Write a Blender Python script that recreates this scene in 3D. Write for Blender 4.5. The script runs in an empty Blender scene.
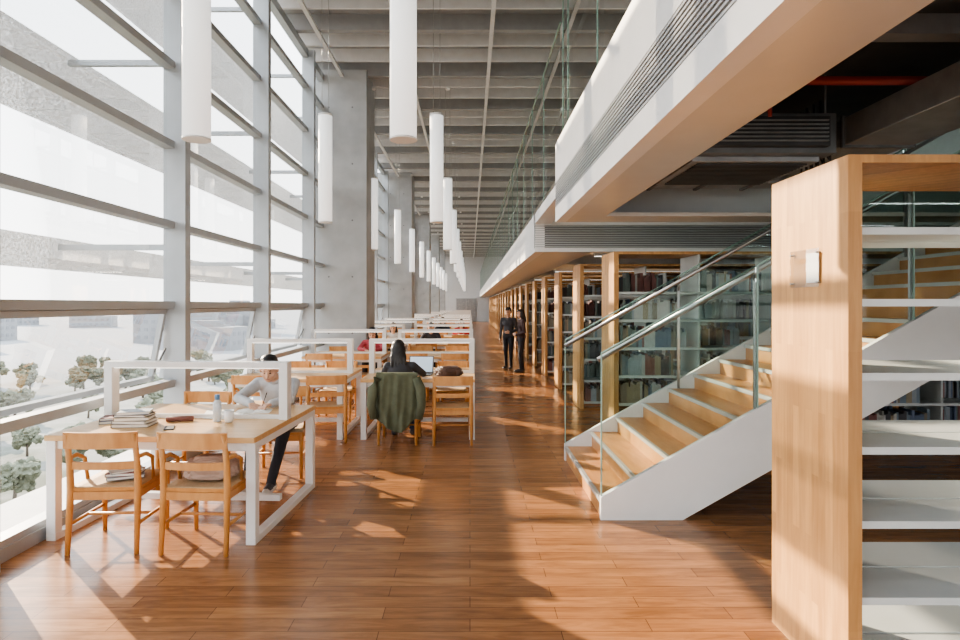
import bpy, bmesh, math, random, time
import numpy as np
from mathutils import Vector, Matrix, noise
random.seed(7)
S=bpy.context.scene
COL=S.collection
try:
    S.view_settings.view_transform='AgX'
    S.view_settings.look='AgX - Medium High Contrast'
except Exception: pass

# ---------------- materials ----------------
def new_mat(name):
    m=bpy.data.materials.new(name); m.use_nodes=True
    nt=m.node_tree; b=nt.nodes['Principled BSDF']
    return m,nt,b
def simple(name,col,rough=.5,metal=0,var=.06,scale=6,bump=0,emit=0,spec=.5,stretch=None):
    m,nt,b=new_mat(name)
    b.inputs['Roughness'].default_value=rough; b.inputs['Metallic'].default_value=metal
    b.inputs['Specular IOR Level'].default_value=spec
    tc=nt.nodes.new('ShaderNodeTexCoord'); n=nt.nodes.new('ShaderNodeTexNoise')
    n.inputs['Scale'].default_value=scale; n.inputs['Detail'].default_value=4
    if stretch:
        mp=nt.nodes.new('ShaderNodeMapping'); mp.inputs['Scale'].default_value=stretch
        nt.links.new(tc.outputs['Object'],mp.inputs['Vector']); nt.links.new(mp.outputs[0],n.inputs['Vector'])
    else: nt.links.new(tc.outputs['Object'],n.inputs['Vector'])
    r=nt.nodes.new('ShaderNodeValToRGB')
    r.color_ramp.elements[0].position=.3; r.color_ramp.elements[1].position=.7
    r.color_ramp.elements[0].color=tuple(c*(1-var) for c in col)+(1,)
    r.color_ramp.elements[1].color=tuple(min(1,c*(1+var)) for c in col)+(1,)
    nt.links.new(n.outputs['Fac'],r.inputs['Fac']); nt.links.new(r.outputs['Color'],b.inputs['Base Color'])
    if bump:
        bp=nt.nodes.new('ShaderNodeBump'); bp.inputs['Strength'].default_value=bump
        nt.links.new(n.outputs['Fac'],bp.inputs['Height']); nt.links.new(bp.outputs['Normal'],b.inputs['Normal'])
    if emit:
        nt.links.new(r.outputs['Color'],b.inputs['Emission Color']); b.inputs['Emission Strength'].default_value=emit
    return m
def wood(name,c1,c2,rough=.4,sc=(1,1,1),stave=None):
    m,nt,b=new_mat(name); b.inputs['Roughness'].default_value=rough
    tc=nt.nodes.new('ShaderNodeTexCoord'); mp=nt.nodes.new('ShaderNodeMapping')
    mp.inputs['Scale'].default_value=sc
    nt.links.new(tc.outputs['Object'],mp.inputs['Vector'])
    n=nt.nodes.new('ShaderNodeTexNoise'); n.inputs['Scale'].default_value=4; n.inputs['Detail'].default_value=6; n.inputs['Distortion'].default_value=.6
    nt.links.new(mp.outputs[0],n.inputs['Vector'])
    r=nt.nodes.new('ShaderNodeValToRGB'); e=r.color_ramp.elements
    e[0].position=.3;e[0].color=c1+(1,);e[1].position=.7;e[1].color=c2+(1,)
    nt.links.new(n.outputs['Fac'],r.inputs['Fac'])
    out=r.outputs['Color']
    if stave:
        sp=nt.nodes.new('ShaderNodeSeparateXYZ'); nt.links.new(tc.outputs['Object'],sp.inputs[0])
        ad=nt.nodes.new('ShaderNodeMath'); nt.links.new(sp.outputs[0],ad.inputs[0]); nt.links.new(sp.outputs[1],ad.inputs[1])
        cb=nt.nodes.new('ShaderNodeCombineXYZ'); nt.links.new(sp.outputs[2],cb.inputs[0]); nt.links.new(ad.outputs[0],cb.inputs[1])
        br=nt.nodes.new('ShaderNodeTexBrick')
        br.inputs['Color1'].default_value=(.80,.75,.70,1); br.inputs['Color2'].default_value=(1.08,1.06,1.03,1); br.inputs['Mortar'].default_value=(.84,.80,.76,1)
        br.inputs['Scale'].default_value=1; br.inputs['Mortar Size'].default_value=.0006
        br.inputs['Brick Width'].default_value=stave[0]; br.inputs['Row Height'].default_value=stave[1]
        nt.links.new(cb.outputs[0],br.inputs['Vector'])
        mx=nt.nodes.new('ShaderNodeMix'); mx.data_type='RGBA'; mx.blend_type='MULTIPLY'; mx.inputs[0].default_value=1
        nt.links.new(out,mx.inputs[6]); nt.links.new(br.outputs['Color'],mx.inputs[7]); out=mx.outputs[2]
    nt.links.new(out,b.inputs['Base Color'])
    return m
def glass(name,tint=(.93,.97,.95),refl=1.0,rough=.0):
    m=bpy.data.materials.new(name); m.use_nodes=True; nt=m.node_tree
    nt.nodes.remove(nt.nodes['Principled BSDF']); out=nt.nodes['Material Output']
    t=nt.nodes.new('ShaderNodeBsdfTransparent'); t.inputs[0].default_value=tint+(1,)
    g=nt.nodes.new('ShaderNodeBsdfGlossy'); g.inputs['Roughness'].default_value=rough
    ml=nt.nodes.new('ShaderNodeMath'); ml.operation='MULTIPLY'; ml.inputs[1].default_value=refl
    lw=nt.nodes.new('ShaderNodeLayerWeight'); lw.inputs[0].default_value=.18
    nt.links.new(lw.outputs['Fresnel'],ml.inputs[0])
    mx=nt.nodes.new('ShaderNodeMixShader')
    nt.links.new(ml.outputs[0],mx.inputs[0]); nt.links.new(t.outputs[0],mx.inputs[1]); nt.links.new(g.outputs[0],mx.inputs[2])
    nt.links.new(mx.outputs[0],out.inputs[0])
    return m

M={}
M['white']=simple('white_paint',(.78,.78,.78),.4,var=.02)
M['white_metal']=simple('white_powdercoat',(.74,.74,.74),.35,var=.02)
M['wallwhite']=simple('wall_white',(.66,.67,.68),.6,var=.03)
M['conc']=simple('concrete',(.40,.41,.42),.75,var=.13,scale=2.2,bump=.08)
M['ceil']=simple('ceiling_grey',(.31,.315,.32),.8,var=.06)
M['rib']=simple('ceiling_rib',(.66,.665,.67),.7,var=.05)
M['mull']=simple('aluminium_frame',(.42,.445,.47),.4,metal=.3,var=.03)
M['steel']=simple('brushed_steel',(.36,.37,.37),.32,metal=.9,var=.04)
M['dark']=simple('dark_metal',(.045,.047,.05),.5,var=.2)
M['darkgrey']=simple('duct_grey',(.16,.165,.17),.45,metal=.4,var=.2)
M['galv']=simple('galvanised',(.33,.34,.35),.4,metal=.5,var=.15)
M['red']=simple('sprinkler_red',(.30,.03,.02),.4)
M['soffit']=simple('soffit_panel',(.62,.61,.58),.35,var=.02)
M['louv']=simple('louvre_grey',(.50,.51,.52),.4,metal=.2,var=.02)
M['louvback']=simple('louvre_back',(.16,.16,.165),.6,var=.05)
M['shelfmetal']=simple('shelf_metal',(.56,.60,.60),.35,var=.03)
M['ledge']=simple('ledge_concrete',(.7,.7,.69),.8,var=.05)
M['tabletop']=wood('beech_top',(.58,.355,.16),(.70,.45,.225),rough=.35,sc=(1,8,8))
M['chair']=wood('chair_beech',(.50,.225,.07),(.63,.32,.115),rough=.4,sc=(3,3,1))
M['seat']=simple('seat_woven',(.52,.37,.22),.7,var=.12,scale=60,bump=.2)
M['panel']=wood('panel_beech',(.50,.27,.10),(.62,.36,.15),rough=.45,sc=(9,9,.8),stave=(.6,.055))
M['tread']=wood('tread_wood',(.44,.205,.072),(.58,.295,.12),rough=.35,sc=(6,1,1))
def floor_mat():
    m,nt,b=new_mat('floor_planks')
    tc=nt.nodes.new('ShaderNodeTexCoord')
    br=nt.nodes.new('ShaderNodeTexBrick'); br.inputs['Scale'].default_value=1
    br.inputs['Brick Width'].default_value=.95; br.inputs['Row Height'].default_value=.125; br.inputs['Mortar Size'].default_value=.0022
    br.inputs['Color1'].default_value=(.265,.122,.053,1); br.inputs['Color2'].default_value=(.40,.195,.088,1); br.inputs['Mortar'].default_value=(.13,.06,.03,1)
    nt.links.new(tc.outputs['Object'],br.inputs['Vector'])
    mp=nt.nodes.new('ShaderNodeMapping'); mp.inputs['Scale'].default_value=(1.2,9,1)
    nt.links.new(tc.outputs['Object'],mp.inputs['Vector'])
    n=nt.nodes.new('ShaderNodeTexNoise'); n.inputs['Scale'].default_value=2.2; n.inputs['Detail'].default_value=9; n.inputs['Roughness'].default_value=.65; n.inputs['Distortion'].default_value=.8
    nt.links.new(mp.outputs[0],n.inputs['Vector'])
    r=nt.nodes.new('ShaderNodeValToRGB'); e=r.color_ramp.elements
    e[0].position=.34;e[0].color=(.70,.67,.64,1);e[1].position=.64;e[1].color=(1.12,1.12,1.12,1)
    nt.links.new(n.outputs['Fac'],r.inputs['Fac'])
    mx=nt.nodes.new('ShaderNodeMix'); mx.data_type='RGBA'; mx.blend_type='MULTIPLY'; mx.inputs[0].default_value=1
    nt.links.new(br.outputs['Color'],mx.inputs[6]); nt.links.new(r.outputs['Color'],mx.inputs[7])
    nt.links.new(mx.outputs[2],b.inputs['Base Color'])
    mr=nt.nodes.new('ShaderNodeMapRange'); mr.inputs['To Min'].default_value=.18; mr.inputs['To Max'].default_value=.30
    nt.links.new(n.outputs['Fac'],mr.inputs[0]); nt.links.new(mr.outputs[0],b.inputs['Roughness'])
    return m
M['floor']=floor_mat()
M['glass_win']=glass('window_glass',(.97,.98,.98),.28)
M['glass_rail']=glass('rail_glass',(.87,.925,.905),1.15)
M['glass_mezz']=glass('mezzanine_glass',(.74,.84,.81),.8)
M['glass_edge']=simple('glass_edge',(.28,.42,.37),.15,var=.05)
M['lamp']=simple('lamp_diffuser',(.88,.88,.87),.5,var=.01,emit=.8)
M['led']=simple('led_strip',(.95,.95,.9),.5,var=.01,emit=2.5)
def fin_mat():
    m,nt,b=new_mat('sunshade_mesh'); b.inputs['Base Color'].default_value=(.58,.59,.60,1); b.inputs['Roughness'].default_value=.7
    tc=nt.nodes.new('ShaderNodeTexCoord'); n=nt.nodes.new('ShaderNodeTexNoise'); n.inputs['Scale'].default_value=45; n.inputs['Detail'].default_value=3
    nt.links.new(tc.outputs['Object'],n.inputs['Vector'])
    mr=nt.nodes.new('ShaderNodeMapRange'); mr.inputs['From Min'].default_value=.35; mr.inputs['From Max'].default_value=.65; mr.inputs['To Min'].default_value=.45; mr.inputs['To Max'].default_value=.85
    nt.links.new(n.outputs['Fac'],mr.inputs[0]); nt.links.new(mr.outputs[0],b.inputs['Alpha']); return m
M['fin']=fin_mat()

# ---------------- mesh helpers ----------------
def box(bm,x0,x1,y0,y1,z0,z1,mi=0,mat=None):
    vs=[bm.verts.new((x,y,z)) for x in (x0,x1) for y in (y0,y1) for z in (z0,z1)]
    if mat is not None:
        for v in vs: v.co=mat@v.co
    idx=[(0,1,3,2),(4,6,7,5),(0,4,5,1),(2,3,7,6),(0,2,6,4),(1,5,7,3)]
    for f in idx:
        fa=bm.faces.new([vs[i] for i in f]); fa.material_index=mi
def tube(bm,pts,rad,mi=0,n=8,cap=True):
    pts=[Vector(p) for p in pts]
    if not isinstance(rad,(list,tuple)): rad=[rad]*len(pts)
    rings=[]
    for i,p in enumerate(pts):
        d=(pts[min(i+1,len(pts)-1)]-pts[max(i-1,0)]).normalized()
        up=Vector((0,0,1)) if abs(d.z)<.9 else Vector((1,0,0))
        a=d.cross(up).normalized(); b=a.cross(d).normalized()
        rings.append([bm.verts.new(p+(a*math.cos(2*math.pi*k/n)+b*math.sin(2*math.pi*k/n))*rad[i]) for k in range(n)])
    for i in range(len(rings)-1):
        for k in range(n):
            f=bm.faces.new((rings[i][k],rings[i][(k+1)%n],rings[i+1][(k+1)%n],rings[i+1][k])); f.material_index=mi; f.smooth=True
    if cap:
        for r in (rings[0][::-1],rings[-1]):
            f=bm.faces.new(r); f.material_index=mi
def rail(bm,pts,h,t,mi=0):
    pts=[Vector(p) for p in pts]; rings=[]
    for i,p in enumerate(pts):
        d=(pts[min(i+1,len(pts)-1)]-pts[max(i-1,0)]).normalized(); s=d.cross(Vector((0,0,1))).normalized()
        rings.append([bm.verts.new(p+s*(t/2)*a+Vector((0,0,h/2))*b) for a,b in ((-1,-1),(1,-1),(1,1),(-1,1))])
    for i in range(len(rings)-1):
        for k in range(4):
            f=bm.faces.new((rings[i][k],rings[i][(k+1)%4],rings[i+1][(k+1)%4],rings[i+1][k])); f.material_index=mi
    bm.faces.new(rings[0][::-1]).material_index=mi; bm.faces.new(rings[-1]).material_index=mi
def prism(bm,poly,y0,y1,mi=0):
    A=[bm.verts.new((a,y0,b)) for a,b in poly]; B=[bm.verts.new((a,y1,b)) for a,b in poly]
    n=len(poly)
    bm.faces.new(A).material_index=mi; bm.faces.new(B[::-1]).material_index=mi
    for i in range(n):
        bm.faces.new((A[i],B[i],B[(i+1)%n],A[(i+1)%n])).material_index=mi
def mesh_from(bm,name,mats):
    bmesh.ops.recalc_face_normals(bm,faces=bm.faces)
    me=bpy.data.meshes.new(name); bm.to_mesh(me); bm.free()
    for m in mats: me.materials.append(m)
    return me
def put(name,me,loc=(0,0,0),rotz=0,parent=None,bevel=0):
    o=bpy.data.objects.new(name,me); COL.objects.link(o); o.location=loc; o.rotation_euler=(0,0,rotz)
    if parent: o.parent=parent
    if bevel:
        b=o.modifiers.new('bevel','BEVEL'); b.width=bevel; b.segments=2; b.limit_method='ANGLE'
    return o
def boxobj(name,dims,mat,bevel=0):
    bm=bmesh.new(); box(bm,*dims); return put(name,mesh_from(bm,name,[mat]),bevel=bevel)
# ---------------- people ----------------
skinm=simple('skin',(.62,.38,.27),.5,var=.05); hairm=simple('hair_black',(.016,.013,.012),.42,var=.5,scale=30,bump=.5,stretch=(4,4,.6))
eyem=simple('eye_dark',(.03,.022,.02),.2); lipm=simple('lips',(.48,.22,.18),.5); shoem=simple('shoe',(.05,.05,.06),.5); solem=simple('shoe_light',(.6,.6,.6),.5)
def V(*a): return Vector(a)
class P:
    def __init__(s): s.pr=[]
    def cap(s,a,b,ra,rb,m): s.pr.append(('c',Vector(a),Vector(b),ra,rb,m))
    def ell(s,c,r,m,R=None): s.pr.append(('e',Vector(c),Vector(r),R or Matrix.Identity(3),0,m))
    def head(s,c,R,long=False,skin=0,hair=1,eye=2,lip=3,k=1.0):
        c=Vector(c); T=lambda x,y,z:c+R@(Vector((x,y,z))*k)
        E=lambda x,y,z,a,b,d,m:s.ell(T(x,y,z),(a*k,b*k,d*k),m,R)
        E(0,-.012,.035,.074,.092,.085,skin); E(0,.018,-.03,.062,.066,.075,skin); E(0,.045,-.075,.03,.032,.028,skin)
        s.cap(T(0,.082,.012),T(0,.100,-.022),.009*k,.013*k,skin)
        for q in(-1,1):
            E(q*.076,-.005,-.005,.010,.018,.030,skin)
            E(q*.030,.0775,.010,.010,.005,.0045,eye); s.cap(T(q*.018,.0815,.033),T(q*.043,.0735,.033),.0028*k,.0022*k,hair)
            E(q*.042,.045,-.018,.022,.028,.022,skin)
        E(0,.080,-.052,.018,.008,.005,lip)
        E(0,-.030,.055,.084,.090,.080,hair); E(0,-.05,.005,.080,.068,.075,hair); E(0,.030,.092,.062,.050,.028,hair)
        for q in (-.045,-.02,.008,.035): s.cap(T(q,.045,.105),T(q*1.15+.006,.080,.068),.020*k,.009*k,hair)
        if long:
            E(0,-.045,-.01,.098,.075,.10,hair); E(0,-.070,-.09,.098,.050,.12,hair); E(-.070,-.02,-.06,.026,.045,.11,hair); E(.070,-.02,-.06,.026,.045,.11,hair)
            for q in (-.07,-.035,0,.035,.07): s.cap(T(q,-.075,-.10),T(q*1.25,-.095,-.235+.25*abs(q)),.035*k,.012*k,hair)
    def hand(s,w,d,n,side,m=0,curl=.5):
        w=Vector(w); d=Vector(d).normalized(); n=Vector(n); n=(n-d*n.dot(d)).normalized(); sd=n.cross(d)
        if sd.dot(Vector(side))<0: sd=-sd
        for i in range(4):
            s.cap(w+sd*(.010-.006*i),w+d*.082+sd*(.030-.020*i),.015,.011,m)
        L=[.042,.048,.044,.034]
        for i in range(4):
            a=w+d*(.086-.004*abs(i-1))+sd*(.031-.0205*i)
            b=a+(d*math.cos(curl*.7)+n*math.sin(curl*.7)+sd*(.06-.05*i))*L[i]
            c2=b+(d*math.cos(curl*1.8)+n*math.sin(curl*1.8))*L[i]*.62
            s.cap(a,b,.0095,.0085,m); s.cap(b,c2,.0085,.0072,m)
        a=w+d*.025+sd*.022; b=a+(d*.6+sd*.75+n*.2).normalized()*.042; c2=b+(d*.95+sd*.1+n*.35).normalized()*.032
        s.cap(a,b,.013,.011,m); s.cap(b,c2,.0105,.0085,m)
    def build(s,name,mats,voxel=.012,smooth=3):
        bm=bmesh.new()
        for p in s.pr:
            if p[0]=='c':
                a,b,ra,rb=p[1:5]; d=b-a; L=d.length
                for q,r in((a,ra),(b,rb)): bmesh.ops.create_uvsphere(bm,u_segments=12,v_segments=8,radius=r,matrix=Matrix.Translation(q))
                if L>1e-4:
                    R=d.to_track_quat('Z','Y').to_matrix().to_4x4()
                    bmesh.ops.create_cone(bm,cap_ends=True,segments=12,radius1=ra,radius2=rb,depth=L,matrix=Matrix.Translation((a+b)/2)@R)
            else:
                c,r,R=p[1:4]
                bmesh.ops.create_uvsphere(bm,u_segments=20,v_segments=14,radius=1,matrix=Matrix.Translation(c)@R.to_4x4()@Matrix.Diagonal((r.x,r.y,r.z,1)))
        me=bpy.data.meshes.new(name); bm.to_mesh(me); bm.free()
        o=bpy.data.objects.new(name+'_tmp',me); COL.objects.link(o)
        rm=o.modifiers.new('r','REMESH'); rm.mode='VOXEL'; rm.voxel_size=voxel; rm.use_smooth_shade=True
        sm=o.modifiers.new('s','SMOOTH'); sm.factor=.5; sm.iterations=smooth
        dg=bpy.context.evaluated_depsgraph_get(); dg.update()
        m2=bpy.data.meshes.new_from_object(o.evaluated_get(dg)); bpy.data.objects.remove(o)
        m2.materials.clear()
        for m in mats: m2.materials.append(m)
        n=len(m2.polygons); C=np.empty(n*3); m2.polygons.foreach_get('center',C); C=C.reshape(-1,3)
        best=np.full(n,1e9); lab=np.zeros(n,dtype=np.int32)
        for p in s.pr:
            if p[0]=='c':
                a,b,ra,rb,m=p[1:6]; a=np.array(a);b=np.array(b); d=b-a; L=max(1e-9,d@d)
                t=np.clip(((C-a)@d)/L,0,1); q=a+t[:,None]*d; D=np.linalg.norm(C-q,axis=1)-(ra+(rb-ra)*t)
            else:
                c,r,R,_,m=p[1:6]; Rn=np.array(R); q=(C-np.array(c))@Rn/np.array(r); nn=np.linalg.norm(q,axis=1); D=(nn-1)*min(r)
            msk=D<best; best[msk]=D[msk]; lab[msk]=m
        m2.polygons.foreach_set('material_index',lab); m2.polygons.foreach_set('use_smooth',[True]*n)
        m2.update(); m2.name=name
        return put(name,m2)
def Rot(yaw,pitch=0,roll=0):
    return (Matrix.Rotation(yaw,3,'Z')@Matrix.Rotation(-pitch,3,'X')@Matrix.Rotation(roll,3,'Y'))
def torso(p,pel,chest,neck,R,m,w=1.0,pm=5):
    p.ell(pel,(.165*w,.125,.115),pm,R); mid=(Vector(pel)+Vector(chest))/2
    p.ell(mid,(.145*w,.105,.17),m,R); p.ell(chest,(.175*w,.115,.17),m,R)
def limb(p,a,b,c,r,m): p.cap(a,b,r[0],r[1],m); p.cap(b,c,r[1]*.97,r[2],m)
# mats index: 0 skin 1 hair 2 eye 3 lip 4 top 5 trousers 6 shoe 7 sole
BX=-.06
p=P(); F=math.pi; R=Rot(F,.35)
torso(p,(-1.84,6.10,.56),(-1.84,5.93,.84),None,R,4,1.0)
p.cap((-1.84,5.88,.94),(-1.845,5.79,1.03),.052,.048,0); p.cap((-1.84,5.90,.93),(-1.84,5.86,.965),.075,.062,4)
p.ell((-1.84,5.855,.985),(.078,.070,.026),4,Rot(F,.5))
p.head((-1.855,5.715,1.085),Rot(F+.12,.48),k=1.05)
shR=(-2.015,5.88,.93); shL=(-1.665,5.88,.93)
p.cap(shR,shL,.062,.062,4)
limb(p,shR,(-2.10,5.60,.828),(-1.93,5.44,.808),(.060,.048,.038),4)
limb(p,shL,(-1.62,5.60,.828),(-1.73,5.42,.808),(.060,.048,.038),4)
p.hand((-1.925,5.435,.805),(.55,-.8,-.1),(0,.0,-1),(1,0,0),curl=.6)
p.hand((-1.735,5.415,.805),(-.45,-.85,.0),(0,0,-1),(-1,0,.4),curl=.9)
for s,kx,ax,ay in((-1,-2.0,-1.98,5.50),(1,-1.70,-1.74,5.42)):
    hip=(-1.84+s*.09,6.08,.535); kn=(kx,5.72,.545); an=(ax,ay,.09)
    p.cap(hip,kn,.088,.066,5); p.cap(kn,an,.062,.042,5)
    p.cap((ax,ay+.04,.05),(ax,ay-.14,.042),.044,.036,7); p.cap((ax,ay+.04,.07),(ax,ay-.10,.06),.040,.036,6)
grey=simple('boy_shirt',(.50,.52,.55),.85,var=.08,bump=.15,scale=14); navy=simple('dark_trousers',(.022,.025,.035),.8)
p.build('boy_writing',[skinm,hairm,eyem,lipm,grey,navy,shoem,solem],.0068,2).location=(BX,0,0)
bm=bmesh.new(); tube(bm,[(0,0,0),(.03,.05,.13)],[.002,.004],0,8)
put('pen',mesh_from(bm,'pen',[M['dark']]),(-1.79+BX,5.325,.785))
p=P(); R=Rot(0,.12)
torso(p,(-.87,7.50,.56),(-.88,7.56,.84),None,R,4,.92)
p.cap((-.885,7.59,.96),(-.90,7.61,1.05),.046,.043,0)
p.head((-.915,7.635,1.125),Rot(.15,.25),long=True)
p.cap((-1.04,7.58,.93),(-.72,7.58,.93),.055,.055,4)
limb(p,(-1.04,7.58,.93),(-1.10,7.68,.82),(-.86,7.84,.806),(.055,.044,.032),4)
limb(p,(-.72,7.58,.93),(-.60,7.70,.82),(-.66,7.80,.806),(.055,.044,.032),4)
p.hand((-.86,7.84,.80),(.7,.5,0),(0,0,-1),(1,0,0),curl=.4)
p.hand((-.66,7.79,.805),(-.1,1,0),(0,0,-1),(-1,0,0),curl=.4)
for s in(-1,1):
    hip=(-.87+s*.09,7.52,.535); kn=(-.87+s*.12,7.93,.54); an=(-.87+s*.12,7.86,.09)
    p.cap(hip,kn,.085,.062,5); p.cap(kn,an,.058,.040,5); p.cap((an[0],an[1]-.03,.048),(an[0],an[1]+.14,.04),.040,.034,6)
blk=simple('woman_jacket',(.045,.045,.052),.8); jean=simple('jeans_dark',(.03,.045,.08),.8)
p.build('woman_at_laptop',[skinm,hairm,eyem,lipm,blk,jean,shoem,solem],.009)
def standing(name,x,y,yaw,topc,troc,h=1.66,long=False):
    k=h/1.70; p=P(); Rz=Matrix.Rotation(yaw,3,'Z')
    def W(a,b,c): return Vector((x,y,0))+Rz@Vector((a*k,b*k,c*k))
    p.ell(W(0,0,.93),(.155*k,.11*k,.12*k),5,Rz); p.ell(W(0,0,1.12),(.145*k,.10*k,.18*k),4,Rz); p.ell(W(0,0,1.29),(.18*k,.105*k,.16*k),4,Rz); p.ell(W(0,0,.97),(.17*k,.12*k,.13*k),4,Rz)
    p.cap(W(0,0,1.40),W(0,.01,1.49),.052*k,.048*k,0)
    p.head(W(0,.025,1.585),Rot(yaw,.15),long=long)
    p.cap(W(-.17,0,1.385),W(.17,0,1.385),.055*k,.055*k,4)
    limb(p,W(-.185,0,1.38),W(-.24,-.03,1.10),W(-.12,.16,1.02),(.055*k,.045*k,.033*k),4)
    p.hand(W(-.12,.16,1.02),Rz@V(.7,.6,.1),Rz@V(0,-1,0),V(0,0,1))
    limb(p,W(.185,0,1.38),W(.235,-.03,1.10),W(.23,.06,.86),(.055*k,.045*k,.033*k),4)
    p.hand(W(.23,.06,.86),Rz@V(0,.1,-1),Rz@V(-1,0,0),Rz@V(0,1,0))
    for s,dy in((-1,.05),(1,-.06)):
        p.cap(W(s*.085,0,.90),W(s*.09,.02+dy*.5,.49),.088*k,.060*k,5); p.cap(W(s*.09,.02+dy*.5,.49),W(s*.095,dy-.01,.09),.058*k,.040*k,5)
        p.cap(W(s*.095,dy-.03,.045),W(s*.105,dy+.15,.04),.042*k,.034*k,6)
    return p.build(name,[skinm,hairm,eyem,lipm,topc,troc,shoem,solem],.012)
standing('standing_man',1.02,15.9,math.pi*.85,blk,navy,1.62)
standing('standing_woman',1.30,15.2,math.pi*.55,simple('dark_coat2',(.06,.035,.035),.8),navy,1.58,True)
def seated(name,x,y,yaw,topc,long):
    p=P(); Rz=Matrix.Rotation(yaw,3,'Z')
    def W(a,b,c): return Vector((x,y,0))+Rz@Vector((a,b,c))
    p.ell(W(0,0,.56),(.165,.125,.115),5,Rz); p.ell(W(0,.03,.72),(.15,.11,.17),4,Rz); p.ell(W(0,.08,.86),(.175,.11,.15),4,Rz)
    p.cap(W(0,.12,.96),W(0,.16,1.05),.05,.045,0); p.head(W(0,.19,1.12),Rot(yaw,.45),long=long)
    p.cap(W(-.16,.11,.94),W(.16,.11,.94),.056,.056,4)
    for s in(-1,1):
        limb(p,W(s*.17,.10,.94),W(s*.24,.30,.825),W(s*.09,.45,.812),(.056,.045,.033),4)
        p.hand(W(s*.09,.45,.805),Rz@V(-s*.5,.8,0),V(0,0,-1),Rz@V(-s,0,0),curl=.5)
        p.cap(W(s*.09,.02,.535),W(s*.11,.42,.54),.085,.062,5); p.cap(W(s*.11,.42,.54),W(s*.11,.38,.09),.058,.04,5)
        p.cap(W(s*.11,.35,.048),W(s*.11,.52,.04),.040,.034,6)
    p.build(name,[skinm,hairm,eyem,lipm,topc,navy,shoem,solem],.015)
pink=simple('pink_top',(.45,.08,.10),.8); red=simple('red_top',(.4,.03,.03),.8); wht=simple('white_top',(.6,.6,.6),.8)
seated('seated_reader',-1.97,12.28,math.pi,pink,True)
seated('seated_reader',-1.0,15.55,math.pi,blk,False)
seated('seated_reader',-.27,18.85,math.pi,red,True)
seated('seated_reader',-1.97,15.55,math.pi,wht,True)
seated('seated_reader',-1.0,22.2,math.pi,blk,True)
# ---------------- room shell ----------------
YB,YF=-7.0,62.0; XW=-3.2; CZ=6.6
boxobj('floor',(-3.3,12,YB,YF,-.3,0),M['floor'])
bm=bmesh.new()
box(bm,-3.5,12,YB,YF,CZ+.28,CZ+.42,0)
y=YB+.4; j=0
while y<YF:
    if j%3==0: box(bm,-3.3,12,y,y+.14,CZ-.0,CZ+.29,0)
    else: box(bm,-3.3,12,y,y+.05,CZ+.03,CZ+.29,1)
    y+=.72; j+=1
for x in (-2.75,-1.3,.35,1.6,3.0):
    box(bm,x,x+.07,YB,YF,CZ-.06,CZ-.005,1)
put('ceiling',mesh_from(bm,'ceiling',[M['ceil'],M['rib']]))
boxobj('wall_right',(12,12.2,YB,YF,0,CZ+.4),M['wallwhite'])
bm=bmesh.new()
for x in np.arange(-3.3,12.1,2.5): box(bm,x,x+.12,YB-.12,YB-.02,0,CZ+.4)
for z in (0,.85,2.0,3.2,4.6,CZ+.1): box(bm,-3.3,12,YB-.12,YB-.02,z,z+.12)
f=bm.faces.new([bm.verts.new((a,YB-.07,b)) for a,b in ((-3.3,0),(12,0),(12,CZ+.3),(-3.3,CZ+.3))]); f.material_index=1
put('wall_back',mesh_from(bm,'wall_back',[M['mull'],M['glass_win']]))
boxobj('wall_far',(-3.5,12,YF,YF+.2,0,CZ+.4),M['wallwhite'])
bm=bmesh.new(); box(bm,-1.06,-1.0,-.06,0,0,2.4,0); box(bm,1.0,1.06,-.06,0,0,2.4,0); box(bm,-1.06,1.06,-.06,0,2.34,2.4,0)
for s in (-1,1): box(bm,min(0,s)+.01,max(0,s)-.01,-.04,-.01,.01,2.34,1); tube(bm,[(s*.08,-.07,.9),(s*.08,-.07,1.3)],.015,2,8)
put('door_1',mesh_from(bm,'door',[M['mull'],M['galv'],M['steel']]),(-.4,YF-.002,0))
def bay_mesh():
    bm=bmesh.new(); W=2.6
    box(bm,-.02,.21,0,.12,0,CZ,0)
    levels=[.10,.88,1.70,2.54,3.38,4.22,5.06,5.90]
    for z in levels:
        box(bm,-.02,.10,.12,W,z-.038,z+.038,0)
    box(bm,-.02,.10,.12,W,CZ-.15,CZ,0)
    lv=levels+[CZ-.1]
    for i in range(len(lv)-1):
        if i==1: continue
        vs=[bm.verts.new((0.02,a,b)) for a,b in ((.12,lv[i]+.038),(W,lv[i]+.038),(W,lv[i+1]-.038),(.12,lv[i+1]-.038))]
        f=bm.faces.new(vs); f.material_index=1
    R=Matrix.Translation((.02,0,1.66))@Matrix.Rotation(math.radians(11),4,'Y')
    h=-.76
    for (a,b,c,d) in ((.16,W-.03,h,h+.05),(.16,W-.03,-.05,0),(.16,.21,h,0),(W-.08,W-.03,h,0)):
        box(bm,-.03,.02,a,b,c,d,0,R)
    vs=[bm.verts.new(R@Vector((0,a,b))) for a,b in ((.2,h+.05),(W-.08,h+.05),(W-.08,-.05),(.2,-.05))]
    f=bm.faces.new(vs); f.material_index=1
    for yy in (.17,W-.05):
        tube(bm,[(.03,yy,1.25),tuple(R@Vector((0,yy,-.72)))],.010,2,6)
    return mesh_from(bm,'window_bay',[M['mull'],M['glass_win'],M['darkgrey']])
bay=bay_mesh(); k=0; y0=6.3-2.6*5
while y0<YF-1:
    k+=1; put('window_%d'%k,bay,(XW,y0,0)); y0+=2.6
boxobj('baseboard_left',(XW-.08,XW+.12,YB,YF,0,.09),M['mull'])
bm=bmesh.new(); box(bm,-3.5,-2.2,0,1.1,0,CZ+.1,0)
for z in (1.1,2.3,3.5,4.7,5.9):
    for x in (-3.0,-2.5):
        tube(bm,[(x,-.004,z),(x,.02,z)],.018,1,12)
colm=mesh_from(bm,'column',[M['conc'],M['darkgrey']])
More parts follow.
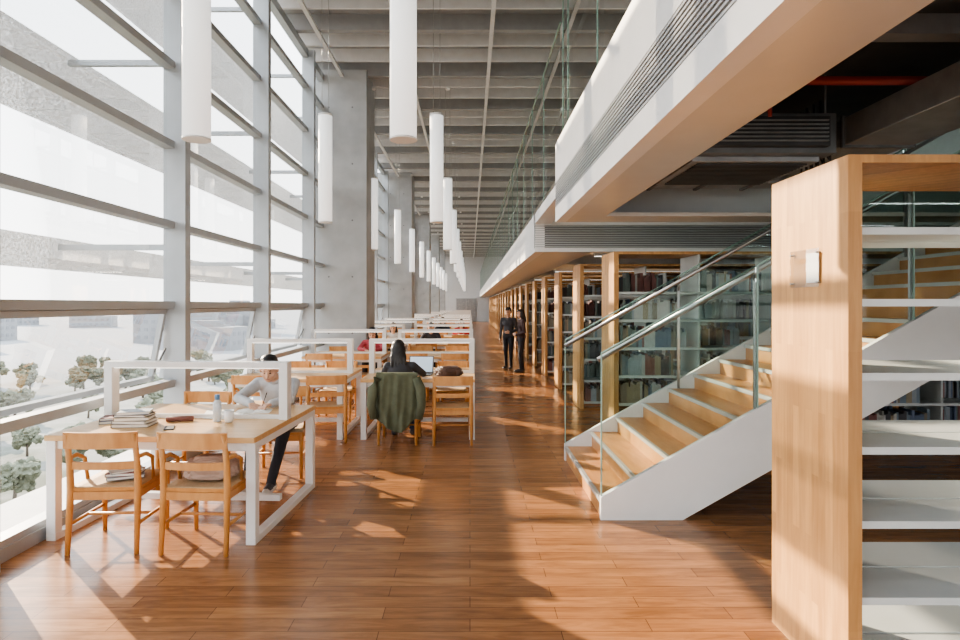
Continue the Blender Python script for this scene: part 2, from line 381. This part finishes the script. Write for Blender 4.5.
for y in (12.75,22.65,32.55,42.45,52.35): put('concrete_column',colm,(0,y,0))

# ---------------- mezzanine ----------------
def slats(bm,x0,x1,y0,y1,z0,z1,mi,step=.034,t=.012):
    z=z0+step/2
    while z<z1-.005:
        box(bm,x0,x1,y0,y1,z-t/2,z+t/2,mi); z+=step
NE=7.03
bm=bmesh.new()
box(bm,1.0,1.12,YB,NE,2.67,2.84,0)
box(bm,1.0,1.12,YB,NE,3.13,3.58,0)
box(bm,1.05,1.12,YB,NE,2.84,3.13,4)
slats(bm,1.0,1.05,YB,NE,2.84,3.13,1,.029,.013)
box(bm,1.12,1.48,YB,NE,2.67,2.71,3)
box(bm,1.48,11.95,6.55,NE,2.67,2.71,3)
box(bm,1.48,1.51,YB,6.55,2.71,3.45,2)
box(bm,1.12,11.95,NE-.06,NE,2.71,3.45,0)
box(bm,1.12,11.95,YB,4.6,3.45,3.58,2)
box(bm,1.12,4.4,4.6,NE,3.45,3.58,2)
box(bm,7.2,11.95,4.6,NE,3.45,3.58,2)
put('mezzanine_floor',mesh_from(bm,'mezz_near',[M['white'],M['louv'],M['dark'],M['soffit'],M['louvback']]))
bm=bmesh.new(); FE=9.23
box(bm,1.0,1.15,FE,YF,2.52,3.10,0)
box(bm,1.15,11.95,FE,FE+.12,2.52,2.58,0)
box(bm,1.0,11.95,FE-.005,FE+.12,2.93,3.10,0)
box(bm,1.0,11.95,FE+.06,FE+.12,2.58,2.93,4); slats(bm,1.0,11.95,FE-.005,FE+.06,2.58,2.93,1,.035,.017)
box(bm,1.15,1.9,FE+.12,YF,2.52,2.56,3)
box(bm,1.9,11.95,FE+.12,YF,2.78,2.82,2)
box(bm,1.15,11.95,FE+.12,YF,3.0,3.1,0)
box(bm,1.0,1.25,NE,FE,2.95,3.10,0)
y=FE+1
while y<YF:
    box(bm,1.9,11.95,y,y+.15,2.56,2.8,0); y+=2.3
put('mezzanine_floor',mesh_from(bm,'mezz_far',[M['white'],M['louv'],M['dark'],M['soffit'],M['louvback']]))
def balustrade(name,x,y0,y1,z0,z1,step):
    bm=bmesh.new(); y=y0
    while y<y1-.05:
        ye=min(y+step,y1)
        vs=[bm.verts.new((x,a,b)) for a,b in ((y+.01,z0),(ye-.01,z0),(ye-.01,z1),(y+.01,z1))]
        bm.faces.new(vs).material_index=0
        box(bm,x-.006,x+.006,ye-.013,ye-.005,z0,z1,1)
        box(bm,x+.02,x+.05,ye-.02,ye+.01,z0,z0+1.1,2)
        y=ye
    box(bm,x-.012,x+.012,y0,y1,z1,z1+.015,1)
    tube(bm,[(x+.09,y0,z0+1.02),(x+.09,y1,z0+1.02)],.022,2,10)
    return put(name,mesh_from(bm,name,[M['glass_mezz'],M['glass_edge'],M['steel']]))
balustrade('glass_balustrade',1.06,YB,6.85,3.58,5.6,1.5)
balustrade('glass_balustrade',1.06,NE,YF,3.10,5.0,1.6)
# ---------------- services in the recess ----------------
bm=bmesh.new()
box(bm,1.62,2.75,4.5,5.6,2.84,3.14,0); box(bm,1.7,2.67,4.44,4.5,2.88,3.10,1)
slats(bm,1.72,2.65,4.42,4.44,2.90,3.08,2,.03,.01)
box(bm,1.70,2.68,4.6,5.5,2.80,2.84,2)
for y in np.arange(4.66,5.45,.05): box(bm,1.76,2.62,y,y+.018,2.785,2.80,1)
box(bm,2.75,2.83,4.7,5.4,2.9,3.08,2)
for x in (1.66,2.70):
    for y in (4.56,5.52): tube(bm,[(x,y,3.1),(x,y,3.45)],.008,2,6)
put('air_conditioning_unit',mesh_from(bm,'ac',[M['darkgrey'],M['dark'],M['galv']]),bevel=.008)
bm=bmesh.new()
box(bm,3.0,3.55,YB+.1,5.9,2.98,3.2,0)
for y in np.arange(-6,5.9,1.2): box(bm,2.98,3.57,y,y+.04,2.96,3.22,1)
box(bm,1.6,3.5,6.15,6.45,2.95,3.3,0)
for x in np.arange(1.9,3.4,.5): box(bm,x,x+.04,6.13,6.47,2.93,3.32,1)
put('air_duct',mesh_from(bm,'duct',[M['galv'],M['darkgrey']]),bevel=.006)
bm=bmesh.new()
tube(bm,[(1.55,4.2,3.27),(11.9,4.2,3.27)],.030,0,10)
for x in (2.1,3.9,5.5): tube(bm,[(x,4.2,3.27),(x,4.2,3.02)],.014,0,8)
put('sprinkler_pipe',mesh_from(bm,'pipes',[M['red']]))
bm=bmesh.new()
for x in (1.75,1.95):
    box(bm,x,x+.02,YB+.1,4.0,3.2,3.26,0)
for y in np.arange(YB+.2,4.0,.3): box(bm,1.75,1.97,y,y+.02,3.2,3.215,0)
for i in range(4): tube(bm,[(1.8+.035*i,YB+.1,3.225),(1.8+.035*i,3,3.23),(1.8+.04*i,4.0,3.225)],.012,1,6)
for i in range(6):
    pts=[(2.85+.01*i,4.75+.1*i,3.02),(2.88+.01*i,4.8+.1*i,2.86-.02*i),(2.90+.01*i,4.95+.08*i,2.98),(2.92,5.0+.1*i,3.4)]
    tube(bm,pts,.010,1,6)
put('cable_tray',mesh_from(bm,'tray',[M['galv'],M['dark']]))
bm=bmesh.new()
for y in (-4,-2,0.,1.8,3.6): box(bm,1.51,11.95,y,y+.12,3.33,3.45,0)
put('steel_joists',mesh_from(bm,'joists',[M['galv']]))
# ---------------- staircase ----------------
bm=bmesh.new()
SX=1.05; RUN=.28; RISE=.158; NS=22; SL=RISE/RUN; XE=SX+NS*RUN
Y0,Y1=4.74,6.60
def strg(x): return .18+SL*(x-1.035)
for (a,b) in ((Y0,Y0+.05),(Y1-.05,Y1)):
    prism(bm,[(1.035,0),(1.68,0),(XE,SL*(XE-1.68)),(XE,strg(XE)),(1.035,strg(1.035))],a,b,0)
for i in range(NS):
    x=SX+i*RUN; z=(i+1)*RISE
    box(bm,x+.02,x+RUN+.02,Y0+.05,Y1-.05,z-.035,z,1)
    box(bm,x-.018,x+.012,Y0+.05,Y1-.05,z-.03,z+.003,5)
    box(bm,x+.012,x+.02,Y0+.05,Y1-.05,z-.03,z+.001,1)
    box(bm,x,x+.02,Y0+.05,Y1-.05,z-RISE,z-.03,1)
prism(bm,[(1.72,0.0),(XE,SL*(XE-1.72)),(XE,SL*(XE-1.72)+.04),(1.72,.04)],Y0+.05,Y1-.05,0)
for yy,hy in ((Y0+.025,.07),(Y1-.025,-.07)):
    x=1.035
    while x<XE-.1:
        xe=min(x+1.24,XE)
        a,b=x+.006,xe-.006
        t=.006
        prism(bm,[(a,strg(a)-.02),(b,strg(b)-.02),(b,strg(b)+1.13),(a,strg(a)+1.13)],yy-t,yy+t,3)
        box(bm,a-.003,a+.007,yy-t-.001,yy+t+.001,strg(a),strg(a)+1.13,4)
        tube(bm,[(a,yy,strg(a)+1.132),(b,yy,strg(b)+1.132)],.008,4,6)
        px=xe
        if px<XE-.2:
            box(bm,px-.014,px+.014,yy+hy*.3-.010,yy+hy*.3+.010,strg(px)-.12,strg(px)+1.0,2)
            tube(bm,[(px,yy+hy*.3,strg(px)+.97),(px,yy+hy,strg(px)+1.07)],.01,2,6)
        x=xe
    tube(bm,[(1.03,yy+hy,strg(1.03)+1.08),(XE,yy+hy,strg(XE)+1.08)],.021,2,12)
put('staircase',mesh_from(bm,'staircase',[M['white_metal'],M['tread'],M['steel'],M['glass_rail'],M['glass_edge'],simple('nosing_metal',(.50,.50,.48),.35,metal=.3)]))

# ---------------- bookcases ----------------
bcols=[(.38,.38,.36),(.12,.155,.23),(.21,.09,.08),(.14,.18,.17),(.46,.46,.46),(.22,.19,.15),(.18,.23,.28),(.31,.26,.18),(.07,.07,.08),(.31,.35,.39)]
BM=[simple('book_cover_%d'%i,c,.5,var=.12,scale=9) for i,c in enumerate(bcols)]
acr=glass('acrylic_plate',(.97,.97,.96),.5)
def bookcase_mesh(L,D,levels,H=2.37,plate=False):
    bm=bmesh.new()
    box(bm,0,.06,0,D,0,H,0); box(bm,L-.06,L,0,D,0,H,0)
    n=int(L/.95); st=(L-.12)/n
    box(bm,.06,L-.06,0,D,H-.035,H,0)
    for z in levels:
        for (a,b) in ((.02,D/2-.01),(D/2+.01,D-.02)):
            box(bm,.06,L-.06,a,b,z-.016,z+.016,1)
    for i in range(1,n):
        x=.06+st*i
        box(bm,x-.012,x+.012,.03,D-.03,0.02,H-.035,1)
    if plate:
        box(bm,-.016,-.012,D*.30,D*.68,H-.56,H-.38,2)
        box(bm,-.012,-.008,D*.31,D*.46,H-.54,H-.40,3)
        for yy in (D*.32,D*.66):
            for zz in (H-.54,H-.40): tube(bm,[(-.020,yy,zz),(0,yy,zz)],.005,4,8)
    return mesh_from(bm,'bookcase',[M['panel'],M['shelfmetal'],acr,M['white'],M['steel']])
def books_mesh(L,D,levels,fill=.85,seed=1):
    rnd=random.Random(seed); bm=bmesh.new(); n=int(L/.95); st=(L-.12)/n
    for z in levels:
        for side in (0,1):
            for i in range(n):
                xa=.06+st*i+.03; xb=xa+st-.07
                if rnd.random()>fill: continue
                xe=xa+(xb-xa)*rnd.uniform(.55,1); x=xa; mi=rnd.randrange(10)
                while x<xe:
                    w=rnd.uniform(.018,.045); h=rnd.uniform(.19,.27); d=rnd.uniform(.15,.21)
                    if rnd.random()<.45: mi=rnd.randrange(10)
                    if x+w>xb: break
                    y0=.05 if side==0 else D-.05-d
                    box(bm,x,x+w-.002,y0,y0+d,z+.017,z+.017+h,mi); x+=w
    return mesh_from(bm,'books',BM)
lv=[.10,.42,.75,1.07,1.39,1.71,2.02]
put('bookcase',bookcase_mesh(4.0,.65,lv,H=2.345,plate=True),(1.62,2.57,0))
lvf=[.10,.45,.80,1.15,1.50,1.85]
far=bookcase_mesh(5.2,.70,lvf)
bk=[books_mesh(5.2,.70,lvf,.78,s) for s in (3,9)]
y=7.5;i=0
while y<58:
    put('bookcase',far,(1.80,y,0)); put('shelved_books',bk[i%2],(1.80,y,0)); y+=2.3;i+=1
# ---------------- tables ----------------
def table_mesh(W=1.46):
    bm=bmesh.new(); w=W/2
    box(bm,-w,w,-.70,.70,.725,.765,0)
    for s in (-1,1):
        x0,x1=(s*w-.07*(s>0), s*w+.07*(s<0)); 
        for y in (-.68,.61): box(bm,x0,x1,y,y+.07,.05,.725,1)
        box(bm,x0,x1,-.68,.68,0,.05,1); box(bm,x0,x1,-.61,.61,.675,.725,1)
        box(bm,x0,x1,-.05,.05,.765,1.235,1)
    box(bm,-w+.07,w-.07,-.66,-.62,.66,.725,1); box(bm,-w+.07,w-.07,.62,.66,.66,.725,1)
    box(bm,-w+.07,w-.07,-.05,.05,1.185,1.235,1)
    box(bm,-w+.07,w-.07,-.02,.02,1.178,1.185,2)
    box(bm,-w+.07,w-.07,-.012,.012,.765,.80,1)
    box(bm,-w+.07,w-.07,-.03,.03,.10,.15,1)
    return mesh_from(bm,'reading_table',[M['tabletop'],M['white_metal'],M['led']])
tab=table_mesh(1.44)
def chair_mesh():
    bm=bmesh.new()
    for s in (-1,1):
        x=s*.228
        tube(bm,[(x,-.245,0),(x*.98,-.215,.43),(x*.98,-.225,.62),(x*.97,-.27,.83)],[.017,.025,.022,.017],0,8)
        tube(bm,[(x,.225,0),(x,.215,.43),(x,.213,.45)],[.016,.024,.022],0,8)
        rail(bm,[(x*.985,-.215,.40),(x*.985,.215,.40)],.05,.022,0)
        tube(bm,[(x,-.225,.20),(x,.215,.20)],.012,0,8)
        tube(bm,[(x*.98,-.235,.66),(x*1.03,-.12,.655),(x*1.03,-.03,.61),(x,.0,.45)],[.016,.016,.015,.014],0,8)
    def arc(z,y,bow,n=10,hw=.235): return [(-hw+2*hw*i/n, y-bow*(1-((2*i/n)-1)**2)+0.0, z) for i in range(n+1)]
    rail(bm,arc(.785,-.258,.035,hw=.242),.11,.022,0)
    rail(bm,arc(.605,-.222,.03,hw=.22),.05,.02,0)
    rail(bm,[(-.225,.215,.395),(.225,.215,.395)],.055,.02,0); rail(bm,[(-.225,-.215,.395),(.225,-.215,.395)],.055,.02,0)
    tube(bm,[(-.225,0,.20),(.225,0,.20)],.011,0,8)
    N=8; top=[];bot=[]
    for j in range(N+1):
        rt=[];rb=[]
        for i in range(N+1):
            u=i/N*2-1; v=j/N*2-1
            z=.452-.012*(1-u*u)*(1-v*v)
            rt.append(bm.verts.new((u*.235,v*.225,z))); rb.append(bm.verts.new((u*.23,v*.22,.425)))
        top.append(rt);bot.append(rb)
    for j in range(N):
        for i in range(N):
            f=bm.faces.new((top[j][i],top[j][i+1],top[j+1][i+1],top[j+1][i])); f.material_index=1; f.smooth=True
            bm.faces.new((bot[j][i],bot[j+1][i],bot[j+1][i+1],bot[j][i+1])).material_index=0
    for i in range(N):
        for a,b in (((0,i),(0,i+1)),((N,i),(N,i+1)),((i,0),(i+1,0)),((i,N),(i+1,N))):
            bm.faces.new((top[a[0]][a[1]],top[b[0]][b[1]],bot[b[0]][b[1]],bot[a[0]][a[1]])).material_index=0
    return mesh_from(bm,'wooden_chair',[M['chair'],M['seat']])
chm=chair_mesh()
def chair(x,y,face=0,j=0): return put('wooden_chair',chm,(x,y,0),face+random.uniform(-j,j))
put('reading_table',table_mesh(1.54),(-2.25,4.96,0),math.radians(-3),bevel=.004)
chair(-2.52,4.33,.06); chair(-1.86,4.31,-.06)
chair(-2.62,5.70,math.pi-.06); chair(-1.85+BX,6.08,math.pi+.12)
r=1; Y=8.25
while Y<57:
    put('reading_table',tab,(-2.33,Y,0)); put('reading_table',tab,(-.66,Y,0))
    for x in (-2.68,-1.97,-1.0,-.27):
        if r==1 and x==-1.0: chair(-.88,Y-.74,0)
        elif r==1 and x==-.27: chair(-.22,Y-.76,.05)
        elif r==1 and x==-1.97: chair(-1.80,Y-.68,.2)
        else: chair(x,Y-.64,0,.06)
        chair(x,Y+.68,math.pi,.06)
    Y+=3.3; r+=1
# ---------------- pendants ----------------
bm=bmesh.new()
tube(bm,[(0,0,2.95),(0,0,4.53)],.10,0,28)
tube(bm,[(0,0,2.935),(0,0,2.95)],.102,1,28); tube(bm,[(0,0,4.53),(0,0,4.56)],.102,1,28)
for s in (-.05,.05): tube(bm,[(s,0,4.55),(s,0,CZ)],.004,2,6)
tube(bm,[(0,0,CZ-.06),(0,0,CZ)],.05,1,12)
pend=mesh_from(bm,'pendant',[M['lamp'],M['white'],M['steel']])
Y=4.5; i=0
while Y<58:
    put('pendant_lamp',pend,(-.50,Y,0)); put('pendant_lamp',pend,(-2.05 if i==0 else -2.17,Y,0)); Y+=4.5; i+=1

# ---------------- table-top things ----------------
TZ=.7655
cov=BM+[simple('paper',(.85,.84,.80),.6,var=.02)]
def book_stack(name,x,y,z,specs):
    e=bpy.data.objects.new(name,None); COL.objects.link(e); e.location=(x,y,z); h=0
    for i,(w,d,t,rot,ci) in enumerate(specs):
        bm=bmesh.new(); R=Matrix.Rotation(rot,4,'Z')
        box(bm,-w/2,w/2,-d/2,d/2,h,h+.003,0,R); box(bm,-w/2,w/2,-d/2,d/2,h+t-.003,h+t,0,R)
        box(bm,-w/2,-w/2+.004,-d/2,d/2,h,h+t,0,R); box(bm,-w/2+.004,w/2-.006,-d/2+.005,d/2-.005,h+.003,h+t-.003,1,R)
        o=put('book_%d'%(i+1),mesh_from(bm,'book',[cov[ci],cov[10]])); o.parent=e; h+=t+.0005
book_stack('book_stack',-2.60,4.66,TZ,[(.27,.20,.026,.1,5),(.26,.19,.022,-.05,0),(.25,.18,.026,.2,7),(.24,.17,.018,0,8),(.23,.16,.022,.3,9)])
book_stack('book_stack',-2.50,4.36,.456,[(.24,.18,.02,.5,9),(.22,.17,.022,.2,2),(.21,.15,.016,.7,0)])
book_stack('book_stack',-2.83,4.82,TZ,[(.25,.19,.022,.5,6),(.22,.17,.018,.3,2)])
bm=bmesh.new(); n=10
for s in (-1,1):
    pr=[]
    for i in range(n+1):
        u=i/n; pr.append((s*u*.15,.001+.014*math.sin(math.pi*u)*(1-u*.6)))
    prism(bm,[(0,0)]+pr[1:]+[(s*.15,0)],-.11,.11,0)
put('open_notebook',mesh_from(bm,'nb',[cov[10]]),(-1.84+BX,5.26,TZ),.15)
for q,(x,y,a) in enumerate(((-2.18,5.20,.3),(-2.06,5.05,-.2))):
    bm=bmesh.new(); box(bm,-.11,.11,-.15,.15,q*.0025,.002+q*.0025)
    put('paper_sheet',mesh_from(bm,'paper',[cov[10]]),(x,y,TZ+.0005),a)
def lathe(prof,n=20,bm=None):
    bm=bm or bmesh.new(); rings=[]
    for (r,z,m) in prof: rings.append(([bm.verts.new((r*math.cos(2*math.pi*k/n),r*math.sin(2*math.pi*k/n),z)) for k in range(n)],m))
    for i in range(len(rings)-1):
        for k in range(n):
            f=bm.faces.new((rings[i][0][k],rings[i][0][(k+1)%n],rings[i+1][0][(k+1)%n],rings[i+1][0][k])); f.material_index=rings[i+1][1]; f.smooth=True
    bm.faces.new(rings[0][0][::-1]); bm.faces.new(rings[-1][0]).material_index=rings[-1][1]
    return bm
bottle=simple('bottle_blue',(.55,.62,.68),.15); capb=simple('bottle_cap',(.10,.22,.40),.4)
put('drink_bottle',mesh_from(lathe([(.028,0,0),(.032,.01,0),(.032,.14,0),(.027,.16,0),(.018,.175,0),(.02,.176,1),(.02,.21,1),(.017,.215,1)]),'bottle',[bottle,capb]),(-2.03,4.82,TZ))
cupm=simple('cup_white',(.8,.8,.8),.3)
put('cup',mesh_from(lathe([(.025,0,0),(.036,.02,0),(.038,.095,0),(.034,.095,0),(.03,.03,0)]),'cup',[cupm]),(-1.92,4.78,TZ))
bm=bmesh.new(); box(bm,-.035,.035,-.075,.075,0,.008)
put('mobile_phone',mesh_from(bm,'phone',[M['dark']]),(-2.28,4.55,TZ),.4,bevel=.003)
bm=bmesh.new(); tube(bm,[(-.1,0,.02),(.1,0,.02)],[.02,.02],0,10); tube(bm,[(-.09,0,.041),(.09,0,.041)],.002,1,6)
put('pencil_case',mesh_from(bm,'pc',[simple('case_fabric',(.25,.12,.10),.8),M['steel']]),(-2.33,4.82,TZ),.2)
bm=bmesh.new(); box(bm,-.17,.17,-.12,.12,0,.016,0); box(bm,-.15,.15,-.04,.10,.016,.018,1)
R=Matrix.Translation((0,.12,.016))@Matrix.Rotation(math.radians(-18),4,'X')
box(bm,-.17,.17,-.004,.006,0,.23,0,R); box(bm,-.155,.155,-.006,-.004,.012,.218,2,R)
put('laptop',mesh_from(bm,'laptop',[M['darkgrey'],M['dark'],simple('laptop_screen',(.45,.55,.65),.2,emit=.7)]),(-.68,8.03,TZ),-.1)
def bag_mesh(cols):
    bmx=bmesh.new(); bmesh.ops.create_icosphere(bmx,subdivisions=5,radius=1)
    for v in bmx.verts:
        p=v.co.copy(); q=Vector((math.copysign(abs(p.x)**.6,p.x),math.copysign(abs(p.y)**.6,p.y),math.copysign(abs(p.z)**.7,p.z)))
        nz=noise.noise(p*2.3)*.12+noise.noise(p*6)*.05+abs(noise.noise(Vector((p.x*2,p.y*5,p.z*7))))*.16-.04
        v.co=Vector((q.x*.17,q.y*.12,q.z*.075))*(1+nz)
        if v.co.z<-.055: v.co.z=-.055
    for f in bmx.faces: f.smooth=True
    return mesh_from(bmx,'bag',cols)
o=put('folded_jacket',bag_mesh([simple('beige_cloth',(.46,.33,.27),.9,bump=.1,scale=20)]),(-1.86,4.35,.525),.1); o.scale=(1.08,.98,1.15)
put('handbag',bag_mesh([simple('brown_bag',(.10,.06,.05),.6)]),(-.28,7.9,TZ+.055),.4)
def coat(cx,cy):
    bm=bmesh.new(); NU,NV=44,40; g=[]
    for j in range(NV+1):
        v=j/NV; row=[]
        for i in range(NU+1):
            u=i/NU*2-1
            if v<.14:
                t=v/.14; z=.66+.20*t; y=.008; wd=.22
            elif v<.22:
                t=(v-.14)/.08; a=math.pi*t; z=.86+.03*math.sin(a); y=-.012-.022*(1-math.cos(a)); wd=.245
            else:
                t=(v-.22)/.78; z=.86-(.66-.16*abs(u)**2)*t-.025*math.sin(u*5+1)*t; y=-.062-.05*t; wd=.25+.07*math.sin(min(1,t*1.4)*math.pi*.5)-.05*t
                y-= (.030*t+.006)*(math.sin(u*9+1.3*math.sin(t*4))+.5*math.sin(u*19+t*3))*.8
                y+=.10*(abs(u)**3)*min(1,t*2)
            row.append(bm.verts.new((u*wd,y-.26,z)))
        g.append(row)
    for j in range(NV):
        for i in range(NU):
            f=bm.faces.new((g[j][i],g[j][i+1],g[j+1][i+1],g[j+1][i])); f.smooth=True
    for s in(-1,1):
        tube(bm,[(s*.23,-.29,.82),(s*.285,-.32,.70),(s*.30,-.34,.50),(s*.27,-.33,.34)],[.055,.062,.052,.045],0,14)
    me=mesh_from(bm,'coat',[simple('olive_coat',(.11,.12,.075),.9,var=.12,scale=12,bump=.1)])
    o=put('draped_coat',me,(cx,cy,0)); sd=o.modifiers.new('sol','SOLIDIFY'); sd.thickness=.014
coat(-.88,7.51)

# ---------------- outside ----------------
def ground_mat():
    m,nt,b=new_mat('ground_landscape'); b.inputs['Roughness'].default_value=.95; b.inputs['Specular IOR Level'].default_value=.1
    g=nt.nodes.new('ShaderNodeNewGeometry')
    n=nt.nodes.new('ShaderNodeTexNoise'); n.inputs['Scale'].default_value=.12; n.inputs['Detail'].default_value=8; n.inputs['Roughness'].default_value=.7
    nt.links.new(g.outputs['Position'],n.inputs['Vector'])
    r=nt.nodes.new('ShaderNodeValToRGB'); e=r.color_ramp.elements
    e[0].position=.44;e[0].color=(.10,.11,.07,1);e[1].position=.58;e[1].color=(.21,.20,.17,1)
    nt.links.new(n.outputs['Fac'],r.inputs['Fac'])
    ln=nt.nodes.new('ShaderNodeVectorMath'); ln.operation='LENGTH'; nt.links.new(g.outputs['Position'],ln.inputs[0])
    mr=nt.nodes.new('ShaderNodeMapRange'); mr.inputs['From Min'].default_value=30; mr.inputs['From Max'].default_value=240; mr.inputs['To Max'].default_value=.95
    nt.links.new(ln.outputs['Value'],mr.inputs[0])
    mx=nt.nodes.new('ShaderNodeMix'); mx.data_type='RGBA'; mx.inputs[7].default_value=(.33,.34,.355,1)  # distance haze mixed into the ground colour, paler away from the origin
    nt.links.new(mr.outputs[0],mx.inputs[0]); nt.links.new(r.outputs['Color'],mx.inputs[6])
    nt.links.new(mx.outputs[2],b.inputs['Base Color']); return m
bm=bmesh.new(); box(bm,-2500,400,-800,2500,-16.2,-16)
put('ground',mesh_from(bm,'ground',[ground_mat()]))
bt=[simple('city_block_%d'%i,c,.9,var=.05,scale=.3,spec=.1) for i,c in enumerate([(.25,.26,.275),(.28,.29,.305),(.31,.32,.335)])]  # aerial haze put into the wall greys, paler for farther blocks
bw=simple('city_windows',(.23,.24,.26),.6,spec=.1)
def tower(x,y,w,d,h,ci):
    bm=bmesh.new(); box(bm,-w/2,w/2,-d/2,d/2,0,h,0)
    z=2.
    while z<h-2:
        q=-w/2+2
        while q<w/2-2:
            box(bm,q,q+2,-d/2-.1,d/2+.1,z,z+1.6,1); q+=4
        q=-d/2+2
        while q<d/2-2:
            box(bm,-w/2-.1,w/2+.1,q,q+2,z,z+1.6,1); q+=4
        z+=3.6
    box(bm,-w/5,w/5,-d/5,d/5,h,h+2.5,0)
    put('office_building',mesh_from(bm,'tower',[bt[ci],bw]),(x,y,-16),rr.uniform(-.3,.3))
rr=random.Random(5)
for i in range(34):
    dist=rr.uniform(260,680); ang=rr.uniform(math.radians(22),math.radians(80))
    x=-3-dist*math.cos(ang); y=dist*math.sin(ang)
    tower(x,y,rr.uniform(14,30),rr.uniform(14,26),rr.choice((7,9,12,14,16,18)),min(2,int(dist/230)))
leaf=simple('tree_leaves',(.17,.18,.135),.9,var=.25,scale=3,bump=.2,spec=.1); bark=simple('tree_bark',(.14,.12,.10),.9)
bm=bmesh.new(); tube(bm,[(0,0,0),(.1,0,2),(0,.1,4)],[.2,.15,.08],1,8)
rt=random.Random(2)
for q in range(16):
    c=Vector((rt.uniform(-1.3,1.3),rt.uniform(-1.3,1.3),rt.uniform(1.6,5.2))); rad=rt.uniform(.5,1.0)
    res=bmesh.ops.create_icosphere(bm,subdivisions=3,radius=rad,matrix=Matrix.Translation(c))
    for v in res['verts']: v.co+= (v.co-c)*(noise.noise(v.co*2.6)*.7)
tree=mesh_from(bm,'tree',[leaf,bark])
for q in range(110):
    dist=rt.uniform(62,190); ang=rt.uniform(math.radians(22),math.radians(70))
    o=put('tree',tree,(-3-dist*math.cos(ang),dist*math.sin(ang),-16),rt.uniform(0,6)); sc_=rt.uniform(.6,1.1); o.scale=(sc_*1.2,sc_*1.2,sc_)
boxobj('window_ledge',(-3.95,XW-.08,YB,YF,-.25,.02),M['ledge'])
def fin(z0,z1,xo,xi):
    bm=bmesh.new()
    prism(bm,[(xo,z0),(xo+.03,z0),(xi+.03,z1),(xi,z1)],YB,YF,0)
    y=6.36-2.6*5
    while y<YF:
        box(bm,xi,XW-.021,y-.025,y+.025,z1-.12,z1-.06,1); y+=2.6
    put('sunshade_fin',mesh_from(bm,'fin',[M['fin'],M['mull']]))
fin(3.65,4.35,-4.55,-4.25); fin(2.08,2.40,-4.5,-4.35); fin(5.5,6.2,-4.55,-4.25)

# ---------------- light ----------------
w=bpy.data.worlds.new('World'); S.world=w; w.use_nodes=True; nt=w.node_tree
bg=nt.nodes['Background']; tc=nt.nodes.new('ShaderNodeTexCoord'); sp=nt.nodes.new('ShaderNodeSeparateXYZ')
nt.links.new(tc.outputs['Generated'],sp.inputs[0]); r=nt.nodes.new('ShaderNodeValToRGB'); e=r.color_ramp.elements
e[0].position=0;e[0].color=(1,.98,.95,1);e[1].position=.6;e[1].color=(.83,.91,1,1)
nt.links.new(sp.outputs['Z'],r.inputs[0]); nt.links.new(r.outputs[0],bg.inputs[0]); bg.inputs[1].default_value=4.6
sd=bpy.data.lights.new('sun','SUN'); sd.energy=17; sd.angle=math.radians(.5); sd.color=(1,.81,.60)
so=bpy.data.objects.new('sun',sd); COL.objects.link(so)
so.rotation_euler=Vector((.66,-.62,-.34)).to_track_quat('-Z','Y').to_euler(); so.location=(-20,20,15)
bm=bmesh.new(); box(bm,-1.75,1.75,-.05,.05,.004,.05,0); box(bm,-1.74,1.74,-.04,.04,0.0,.004,1)
lin=mesh_from(bm,'linear',[M['white'],M['led']])
def fill_light(x,y,z,e,col=(1,.95,.86)):  # added fill: area light in a strip body, brightens below the mezzanine
    o=put('fill_strip_light',lin,(x,y,z))
    ld=bpy.data.lights.new('lamp','AREA'); ld.shape='RECTANGLE'; ld.size=3.5; ld.size_y=.08; ld.energy=e; ld.color=col
    lo=bpy.data.objects.new('lamp',ld); COL.objects.link(lo); lo.parent=o; lo.location=(0,0,-.01)
y=9.9
while y<56: fill_light(3.8,y,2.50,11); y+=4.6
for y in (-1.,1.3): fill_light(5.7,y,3.1,34,(.95,.97,1))  # added fill near the camera, lifts the right side
# ---------------- camera ----------------
cd=bpy.data.cameras.new('camera'); cd.sensor_width=36; cd.clip_end=4000
cd.lens=22.5; cd.shift_x=10/960; cd.shift_y=-15/960
co=bpy.data.objects.new('camera',cd); COL.objects.link(co); co.location=(0,0,1.7); co.rotation_euler=(math.pi/2,0,0)
S.camera=co
